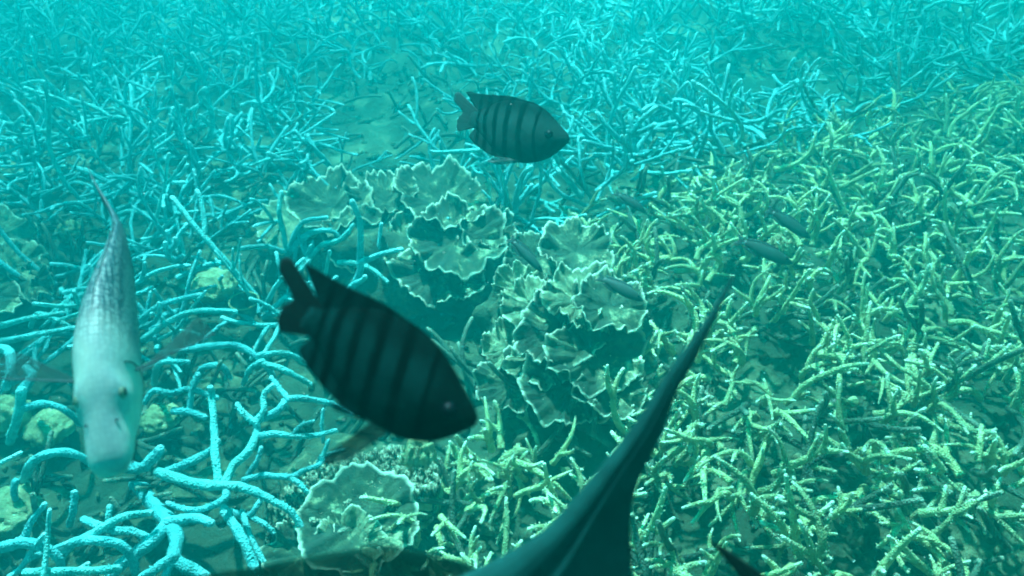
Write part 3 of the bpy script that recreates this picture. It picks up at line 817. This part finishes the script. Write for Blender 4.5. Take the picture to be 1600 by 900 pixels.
TOP = [(0, .015), (.03, .045), (.094, .083), (.245, .172), (.35, .222), (.475, .247), (.6, .252), (.734, .24), (.839, .205), (.94, .14), (1.03, .088), (1.08, .08)]
BOT = [(0, -.02), (.007, -.04), (.064, -.122), (.138, -.203), (.231, -.255), (.334, -.288), (.423, -.292), (.583, -.272), (.698, -.235), (.844, -.16), (.94, -.105), (1.03, -.078), (1.08, -.074)]
WID = [(0, .012), (.03, .04), (.12, .085), (.3, .115), (.5, .105), (.75, .065), (.95, .03), (1.08, .016)]
def barred_fish(label, L, Mx, m_body, m_fin, m_pel, frill=0.0):
    root = empty('barred_fish'); root.matrix_world = Mx; tag(root, label, 'fish', 'barred damselfish')
    V, F = loft_body(TOP, BOT, WID, 1.08, L, expo=1.6); obj('body', mesh('body', V, F, m_body), root)
    V, F = fin([(.36, .17), (.6, .19), (.8, .15), (1.02, .07)], [(.36, .226), (.475, .258), (.604, .268), (.734, .276), (.839, .268), (.94, .256), (1.06, .247), (1.16, .246), (1.248, .242)], L, .02, 18, frill=frill)
    obj('dorsal_fin', mesh('dorsal_fin', V, F, m_body), root)
    V, F = fin([(.50, -.25), (.7, -.20), (.84, -.13), (.985, -.07)], [(.52, -.298), (.62, -.298), (.698, -.29), (.844, -.252), (.955, -.208), (1.0, -.18), (1.018, -.16)], L, .018, 14, frill=frill)
    obj('anal_fin', mesh('anal_fin', V, F, m_body), root)
    V, F = fin([(1.02, .085), (1.03, .03), (1.03, -.03), (1.0, -.078)], [(1.31, .222), (1.345, .213), (1.358, .185), (1.345, .145), (1.308, .113), (1.225, .071), (1.186, .036), (1.208, -.005), (1.211, -.04), (1.2, -.09), (1.17, -.13), (1.145, -.138), (1.11, -.126)], L, .024, 16, frill=frill)
    obj('tail_fin', mesh('tail_fin', V, F, m_fin), root)
    for sd_ in (-1, 1):
        k = 1.0 if sd_ < 0 else 0.0
        tipp = [(.55, -.33), (.62, -.37), (.67, -.365), (.64, -.34), (.6, -.31)] if (k and frill) else [(.46, -.50), (.53, -.575), (.575, -.572), (.56, -.50), (.52, -.40)] if k else [(.60, -.33), (.68, -.345), (.735, -.33), (.70, -.31), (.66, -.295)]
        V, F = fin([(.36, -.275), (.40, -.28), (.45, -.285), (.47, -.28)], tipp, L, .012, 8, 24, 10, out=lambda u, v, q=sd_: q * (.02 + .05 * v))
        obj('pelvic_fin', mesh('pelvic_fin', V, F, m_pel), root)
        V, F = fin([(.32, -.06), (.325, -.09), (.33, -.125)], [(.50, -.02), (.56, -.07), (.55, -.13), (.49, -.17)], L, .008, 9, 20, 8, out=lambda u, v, q=sd_: q * (.105 + .06 * v))
        obj('pectoral_fin', mesh('pectoral_fin', V, F, M['clear']), root)
        eye(root, (-.155 * L, sd_ * .088 * L, -.018 * L), .040 * L, M['iris'], sd_)
    mb = MB(); P = [Vector((-.008 + .0, y, -.02)) * L for y in (-.022, -.012, 0, .012, .022)]
    P = [Vector((q.x - abs(q.y) * .6 + .002 * L, q.y, q.z)) for q in P]
    mb.tube(P, .009 * L, .009 * L, 8, 0.0, 0, 2, start_cap=True); obj('lip', mesh('lip', mb.V, mb.F, m_body), root)
    return root
M['clear'] = flat_mat('nearly_clear_fin', (.003, .018, .018), .7, .12, spec=.01)
M['iris'] = flat_mat('dark_iris', (0.002, 0.004, 0.009), 0.5, spec=.03)
BARS = [(.30, .03), (.464, .055), (.62, .055), (.76, .05), (.88, .042), (.975, .035)]
L1 = 0.10
M['f1'] = fish_mat('dark_barred_skin', (.002, .017, .017), (.0004, .001, .001), (.002, .015, .014), BARS, L1)
M['f1fin'] = flat_mat('dark_tail', (.003, .005, .005), .7, spec=.03)
M['f1pel'] = flat_mat('smoky_fin', (.010, .035, .033), .7, .5, transl=.3, spec=.02)
# nose at (745, 660)
D1 = L1 * FPX / 292
barred_fish('large dark barred fish with black stripes, tail raised, above blue coral', L1, cam_matrix(along(745, 659, D1), 31, 4, -6), M['f1'], M['f1fin'], M['f1pel'])
L2 = 0.195
M['f2'] = fish_mat('grey_barred_skin', (.016, .036, .036), (.001, .002, .002), (.010, .022, .022), BARS, L2, head_dark=.2)
M['f2fin'] = flat_mat('grey_tail', (.016, .026, .026), .6, spec=.08)
M['f2pel'] = flat_mat('grey_clear_fin', (.08, .11, .11), .6, .5)
barred_fish('smaller grey barred fish with frayed tail hovering over the far reef', L2, cam_matrix(along(889, 218, 1.38), 19, 32, -4), M['f2'], M['f2fin'], M['f2pel'], .06)

# silver fish coming toward the camera
def silver_fish():
    d = 0.44
    nose = CO + ray(172, 737) * (d / -ray(172, 737).z)
    tail = CO + ray(168, 280) * ((d - .07) / -ray(168, 280).z)
    ax = nose - tail; Lt = ax.length; fx = ax.normalized(); fz = Vector((0, 0, 1)); fy = fz.cross(fx).normalized(); fz = fx.cross(fy)
    Mx = Matrix.Translation(nose) @ Matrix((fx, fy, fz)).transposed().to_4x4()
    root = empty('silver_fish'); root.matrix_world = Mx
    tag(root, 'pale silver fish with long snout swimming head-on over blue coral', 'fish')
    L = Lt
    bend = lambda s: .034 * sstep(.3, .72, s) - .075 * sstep(.74, 1.04, s)
    top = [(0, -.008), (.006, .010), (.02, .027), (.05, .047), (.12, .085), (.2, .125), (.3, .15), (.45, .145), (.6, .11), (.75, .06), (.84, .035), (.88, .032)]
    bot = [(0, -.012), (.012, -.03), (.06, -.06), (.15, -.11), (.3, -.15), (.45, -.145), (.6, -.1), (.75, -.05), (.84, -.034), (.88, -.034)]
    wid = [(0, .018), (.006, .033), (.02, .043), (.05, .050), (.11, .054), (.15, .059), (.2, .065), (.3, .069), (.42, .056), (.55, .038), (.68, .021), (.78, .012), (.88, .006)]
    m = M['silver']
    V, F = loft_body(top, bot, wid, .88, L, bend, 60, 40, 2.25)
    # brow ridges and snout groove
    for i, v in enumerate(V):
        s = -v.x / L; yl = (v.y / L - bend(s))
        if v.z > 0 and .1 < s < .24:
            k = math.exp(-((s - .165) / .03) ** 2); v.z += L * k * .009 * min(1.2, abs(yl) / .05) ** 2; v.y += L * k * .006 * math.copysign(1, yl)
        if .05 < s < .15:
            k = math.exp(-((s - .105) / .022) ** 2); v.y -= L * k * .002 * math.copysign(1, yl) * min(1, abs(yl) / .025)
    obj('body', mesh('body', V, F, m), root)
    V, F = fin([(.26, .135), (.4, .135), (.55, .115), (.74, .055)], [(.30, .150), (.42, .154), (.55, .13), (.68, .092), (.78, .062)], L, .008, 16, bend=bend)
    obj('dorsal_fin', mesh('dorsal_fin', V, F, M['silver']), root)
    V, F = fin([(.85, .034), (.875, 0), (.85, -.034)], [(.97, .05), (1.01, .055), (.985, .03), (.965, 0), (.985, -.03), (1.0, -.055), (.97, -.05)], L, .010, 14, bend=bend)
    obj('tail_fin', mesh('tail_fin', V, F, M['silver_fin_dark']), root)
    V, F = fin([(.55, -.11), (.65, -.08), (.74, -.05)], [(.62, -.16), (.72, -.13), (.80, -.08)], L, .008, 9, bend=bend)
    obj('anal_fin', mesh('anal_fin', V, F, M['silver_fin_dark']), root)
    for q in (1, -1):
        V, F = fin([(.255, .02), (.27, -.01), (.285, -.04)], [(.30, .05), (.345, .045), (.39, .02), (.40, -.03), (.37, -.06)], L, .006, 10, 26, 12,
                   out=lambda u, v, q=q: q * (.060 + v * (.21 - .09 * u)))
        obj('pectoral_fin', mesh('pectoral_fin', V, F, M['silver_fin']), root)
        mb = MB(); P = [Vector((-.255 - .045 * t, q * (.060 + .21 * t), .022 + .03 * t)) * L for t in [k / 8 for k in range(9)]]
        mb.tube(P, .0032 * L, .0012 * L, 6, 0, 0, 2); f_ = root.children[-1]
        obj('fin_spine', mesh('fin_spine', mb.V, mb.F, M['silver_fin_dark']), f_)
        eye(root, (-.165 * L, q * .0475 * L, .071 * L), .019 * L, M['eye_yellow'], q)
    for q in (1, -1):
        mb = MB(); P = []
        for k in range(13):
            a = math.radians(34 - k * 7.5); s_ = .245 + .035 * math.sin(math.radians(k * 15)); t_, b_, w_ = interp(top, s_), interp(bot, s_), interp(wid, s_)
            P.append(Vector((-s_, q * w_ * math.cos(a) ** (2 / 2.25) + bend(s_), (t_ + b_) / 2 + (t_ - b_) / 2 * math.copysign(abs(math.sin(a)) ** (2 / 2.25), math.sin(a)))) * L)
        mb.tube(P, .0024 * L, .0016 * L, 6, 0, 0, 2, start_cap=True); obj('gill_edge', mesh('gill_edge', mb.V, mb.F, M['darkspot']), root)
    for q in (1, -1):
        o_ = obj('nostril', blob('nostril', .0042 * L, q + 3, 'darkspot', .1, .5, 2, 8), root); o_.location = (-.098 * L, q * .034 * L, .063 * L)
        mb = MB(); P = [Vector((-.02 - .10 * t, q * (.044 + .010 * t), -.022 - .02 * t)) * L for t in [k / 6 for k in range(7)]]
        mb.tube(P, .0028 * L, .002 * L, 6, 0, 0, 2, start_cap=True); obj('mouth_line', mesh('mouth_line', mb.V, mb.F, M['darkspot']), root)
    mb = MB(); P = [Vector((-abs(a) * .25 - .001, a, -.016)) * L for a in (-.026, -.016, -.006, .006, .016, .026)]
    mb.tube(P, .008 * L, .008 * L, 8, 0, 0, 2, start_cap=True); obj('lip', mesh('lip', mb.V, mb.F, M['silver_lip']), root)
def silver_mat():
    m, n, b = principled('silver_skin')
    tc = N(n, 'ShaderNodeTexCoord'); sep = N(n, 'ShaderNodeSeparateXYZ'); n.links.new(tc.outputs['Object'], sep.inputs[0])
    mp = N(n, 'ShaderNodeMapping'); mp.inputs['Scale'].default_value = (260, 300, 260); n.links.new(tc.outputs['Object'], mp.inputs[0])
    vo = N(n, 'ShaderNodeTexVoronoi'); vo.inputs['Scale'].default_value = 1.0; vo.inputs['Randomness'].default_value = .35
    n.links.new(mp.outputs[0], vo.inputs['Vector'])
    sc_ = ramp(n, vo.outputs['Distance'], [(.2, (.46, .52, .52)), (.55, (.035, .08, .11))])
    t = noise_tex(n, 26, 4); hd = ramp(n, t.outputs[0], [(.36, (.48, .56, .56)), (.60, (.80, .82, .74))])
    mr = N(n, 'ShaderNodeMapRange', interpolation_type='SMOOTHSTEP'); mr.inputs[1].default_value = -.06; mr.inputs[2].default_value = -.125
    n.links.new(sep.outputs['X'], mr.inputs[0])
    mr.inputs[3].default_value = 0.16
    c = mixc(n, mr.outputs[0], hd.outputs[0], sc_.outputs[0])
    m2 = N(n, 'ShaderNodeMapRange'); m2.inputs[1].default_value = -.13; m2.inputs[2].default_value = -.25
    n.links.new(sep.outputs['X'], m2.inputs[0])
    c = mixc(n, m2.outputs[0], c, (.05, .10, .13))
    n.links.new(c, b.inputs['Base Color']); b.inputs['Roughness'].default_value = .45; b.inputs['Specular IOR Level'].default_value = .35
    hm_ = N(n, 'ShaderNodeMath', operation='MULTIPLY'); n.links.new(vo.outputs['Distance'], hm_.inputs[0]); n.links.new(mr.outputs[0], hm_.inputs[1])
    bump(n, b, hm_.outputs[0], .5, .0012)
    return m
M['silver'] = silver_mat()
M['silver_fin'] = flat_mat('clear_fin', (.10, .20, .20), .6, .13, transl=.3, spec=.05)
M['silver_fin_dark'] = flat_mat('slate_fin', (.06, .10, .12), .5)
M['darkspot'] = flat_mat('dark_spot', (.05, .08, .09), .6)
M['silver_lip'] = flat_mat('pale_lip', (.7, .7, .6), .5)
silver_fish()

# dark fish passing right under the camera: only its tall swept fin and fin edges show
def finned_fish():
    D = 0.42; kx = D / FPX                                     # metres per pixel at that distance
    O = (900, 930)
    root = empty('dark_finned_fish')
    fxv = -CR; fzv = CU; fyv = fzv.cross(fxv)                  # swims to the left of the view
    root.matrix_world = Matrix.Translation(CO + CF * D + CR * (O[0] - 800) * kx - CU * (O[1] - 450) * kx) @ Matrix((fxv, fyv, fzv)).transposed().to_4x4()
    tag(root, 'dark fish with a tall swept-back dorsal fin rising over olive coral', 'fish')
    S = lambda P: [((x - O[0]) * kx, (O[1] - y) * kx) for x, y in P]
    top = S([(430, 1010), (470, 965), (560, 935), (680, 915), (820, 912), (960, 925), (1060, 955), (1130, 985)])
    bot = S([(430, 1020), (470, 1110), (560, 1240), (680, 1310), (820, 1310), (960, 1220), (1060, 1080), (1130, 1015)])
    wid = [(top[0][0], .004), (top[1][0], .014), (top[2][0], .022), (top[3][0], .027), (top[4][0], .026), (top[5][0], .019), (top[6][0], .009), (top[7][0], .005)]
    s0 = top[0][0]; n, sides = 30, 28; V = []; F = []
    for i in range(n + 1):
        s = s0 + (top[-1][0] - s0) * i / n; t, b, w_ = interp(top, s), interp(bot, s), interp(wid, s)
        for k in range(sides):
            a = 6.2832 * k / sides; V.append(Vector((-s, w_ * math.cos(a), (t + b) / 2 + (t - b) / 2 * math.sin(a))))
    for i in range(n):
        for k in range(sides):
            a = i * sides + k; b = i * sides + (k + 1) % sides; F.append((a, b, b + sides, a + sides))
    F.append(tuple(range(sides))[::-1]); F.append(tuple(n * sides + k for k in range(sides)))
    obj('body', mesh('body', V, F, M['dk']), root)
    # tall fin: leading and trailing edges
    lead = S([(640, 935), (740, 893), (800, 862), (850, 830), (893, 785), (930, 740), (968, 693), (1000, 650), (1028, 606), (1052, 568), (1078, 532), (1101, 500), (1124, 464), (1145, 430)])
    trail = S([(992, 945), (988, 900), (985, 850), (985, 800), (991, 768), (1000, 740), (1015, 710), (1030, 678), (1045, 637), (1060, 602), (1082, 565), (1104, 522), (1126, 475), (1146, 431)])
    nu = 26; V = []; F = []
    lc = crom([Vector((a, b, 0)) for a, b in lead], 4); tc_ = crom([Vector((a, b, 0)) for a, b in trail], 4); nv = len(lc)
    for side in (1, -1):
        for j in range(nv):
            v = j / (nv - 1)
            for i in range(nu + 1):
                u = i / nu; p = lc[j].lerp(tc_[j], u)
                th = .0075 * (1 - .8 * v) * (math.sin(math.pi * min(1, u * 1.4 + .12)) if u < .5 else (1 - u) * 1.7 + .1) * (.97 + .03 * math.sin(u * 60 + v * 8))
                V.append(Vector((-p.x, side * max(th, .0004) + .004 * math.sin(v * 2.4) * u, p.y)))
    n1 = nv * (nu + 1)
    for j in range(nv - 1):
        for i in range(nu):
            a = j * (nu + 1) + i; b = a + 1; c = b + nu + 1; d = a + nu + 1; F.append((a, b, c, d)); F.append((a + n1, d + n1, c + n1, b + n1))
        a = j * (nu + 1); F.append((a, a + nu + 1, a + nu + 1 + n1, a + n1)); a += nu; F.append((a, a + n1, a + nu + 1 + n1, a + nu + 1))
    obj('dorsal_fin', mesh('dorsal_fin', V, F, M['dkfin']), root)
    # olive see-through fin spread in front
    b_ = S([(290, 935), (470, 935), (600, 935), (800, 935)]); t_ = S([(300, 906), (330, 898), (400, 888), (480, 872), (545, 862), (592, 854), (640, 862), (690, 872), (740, 890), (770, 910)])
    V, F = fin(b_, t_, 1.0, .003, 26, 70, 8, out=lambda u, v: -.003)
    obj('pectoral_fin', mesh('pectoral_fin', V, F, M['olivefin']), root)
    b_ = S([(1215, 960), (1222, 955), (1230, 950)]); t_ = S([(1160, 908), (1138, 878), (1104, 840), (1112, 844), (1150, 868), (1196, 900), (1240, 935)])
    V, F = fin(S([(1186, 955), (1215, 957), (1244, 960)]), t_, 1.0, .004, 8, 40, 8)
    obj('tail_fin', mesh('tail_fin', V, F, M['dk']), root)
    V, F = fin(S([(1110, 1000), (1130, 1000), (1130, 990)]), S([(1130, 1060), (1200, 1020), (1250, 958), (1130, 958)]), 1.0, .004, 8, 24, 6)
    obj('tail_base', mesh('tail_base', V, F, M['dk']), root)
    for q in (1, -1): eye(root, ((-(470 - O[0])) * kx, q * .0155, (O[1] - 1030) * kx), .0055, M['iris'], q)
M['dk'] = flat_mat('dark_fish_skin', (.004, .010, .010), .7, spec=.03)
M['dkfin'] = flat_mat('dark_fin_skin', (.016, .13, .125), .6, transl=.6, spec=.05)
M['olivefin'] = flat_mat('olive_fin', (.005, .06, .045), .7, .5, transl=.35, spec=.01)
finned_fish()

# small dark reef fish
STOP = [(0, .01), (.05, .05), (.2, .105), (.4, .125), (.6, .11), (.8, .06), (.88, .045)]
SBOT = [(0, -.01), (.05, -.05), (.2, -.1), (.4, -.115), (.6, -.1), (.8, -.055), (.88, -.045)]
SWID = [(0, .01), (.1, .04), (.3, .065), (.6, .045), (.88, .012)]
M['smallfish'] = flat_mat('dusky_fish_skin', (.02, .028, .026), .5)
M['smallfin'] = flat_mat('dusky_fish_fin', (.02, .03, .03), .6, .85)
def small_fish(nose, tail, h, label, deep=1.0):
    """nose and tail pixels; swims h metres above the coral"""
    c = at((nose[0] + tail[0]) / 2, (nose[1] + tail[1]) / 2, h); dist = (c - CO).length
    ln = math.hypot(nose[0] - tail[0], nose[1] - tail[1]); L = ln * dist / FPX
    p = along(nose[0], nose[1], dist); ang = math.degrees(math.atan2(nose[1] - tail[1], nose[0] - tail[0]))
    root = empty('small_reef_fish'); root.matrix_world = cam_matrix(p, ang, 6, -12); tag(root, label, 'fish', 'small dark reef fish')
    V, F = loft_body([(a, b * deep) for a, b in STOP], [(a, b * deep) for a, b in SBOT], SWID, .88, L, None, 24, 18)
    obj('body', mesh('body', V, F, M['smallfish']), root)
    V, F = fin([(.85, .045), (.88, 0), (.85, -.045)], [(1.0, .10), (1.01, .08), (.965, 0), (1.01, -.08), (1.0, -.10)], L, .02, 7, 18, 5)
    obj('tail_fin', mesh('tail_fin', V, F, M['smallfin']), root)
    V, F = fin([(.25, .09 * deep), (.5, .1 * deep), (.8, .05)], [(.32, .16 * deep), (.5, .17 * deep), (.7, .14), (.88, .085)], L, .02, 9, 18, 4)
    obj('dorsal_fin', mesh('dorsal_fin', V, F, M['smallfin']), root)
    V, F = fin([(.5, -.09 * deep), (.65, -.07), (.8, -.05)], [(.55, -.15 * deep), (.7, -.13), (.87, -.085)], L, .02, 7, 14, 4)
    obj('anal_fin', mesh('anal_fin', V, F, M['smallfin']), root)
    for q in (1, -1): eye(root, (-.12 * L, q * .045 * L, .025 * L), .022 * L, M['iris'], q)
small_fish((848, 425), (796, 371), .36, 'slim dark fish pointing down over the tiered plate coral', .8)
small_fish((1005, 470), (935, 432), .28, 'small dark fish resting behind the ruffled plate coral rim', .95)
small_fish((1010, 332), (962, 300), .22, 'faint small dark fish beyond the tiered plate coral', .9)
small_fish((1238, 412), (1158, 375), .22, 'small dark fish beside the knobbly pale coral knob', .95)
small_fish((1266, 372), (1205, 328), .2, 'faint dusky fish among olive branches above another small fish', .95)

# drifting specks in the water
rg = random.Random(77); V = []; F = []
for _ in range(260):
    px, py = rg.uniform(-40, 1640), rg.uniform(-40, 940); g = at(px, py, .1); f = rg.uniform(.3, .95)
    p = CO + (g - CO) * f; r_ = rg.uniform(.0005, .0012); b = len(V)
    V += [p + v * (r_ * rg.uniform(.6, 1.3)) for v in ico]; F += [tuple(b + i for i in q) for q in octf]
M['speck'] = flat_mat('speck', (.7, .75, .7), .8)
o = obj('drifting_specks', mesh('drifting_specks', V, F, M['speck'])); tag(o, 'tiny pale specks drifting in the water', 'particles', kind='stuff')
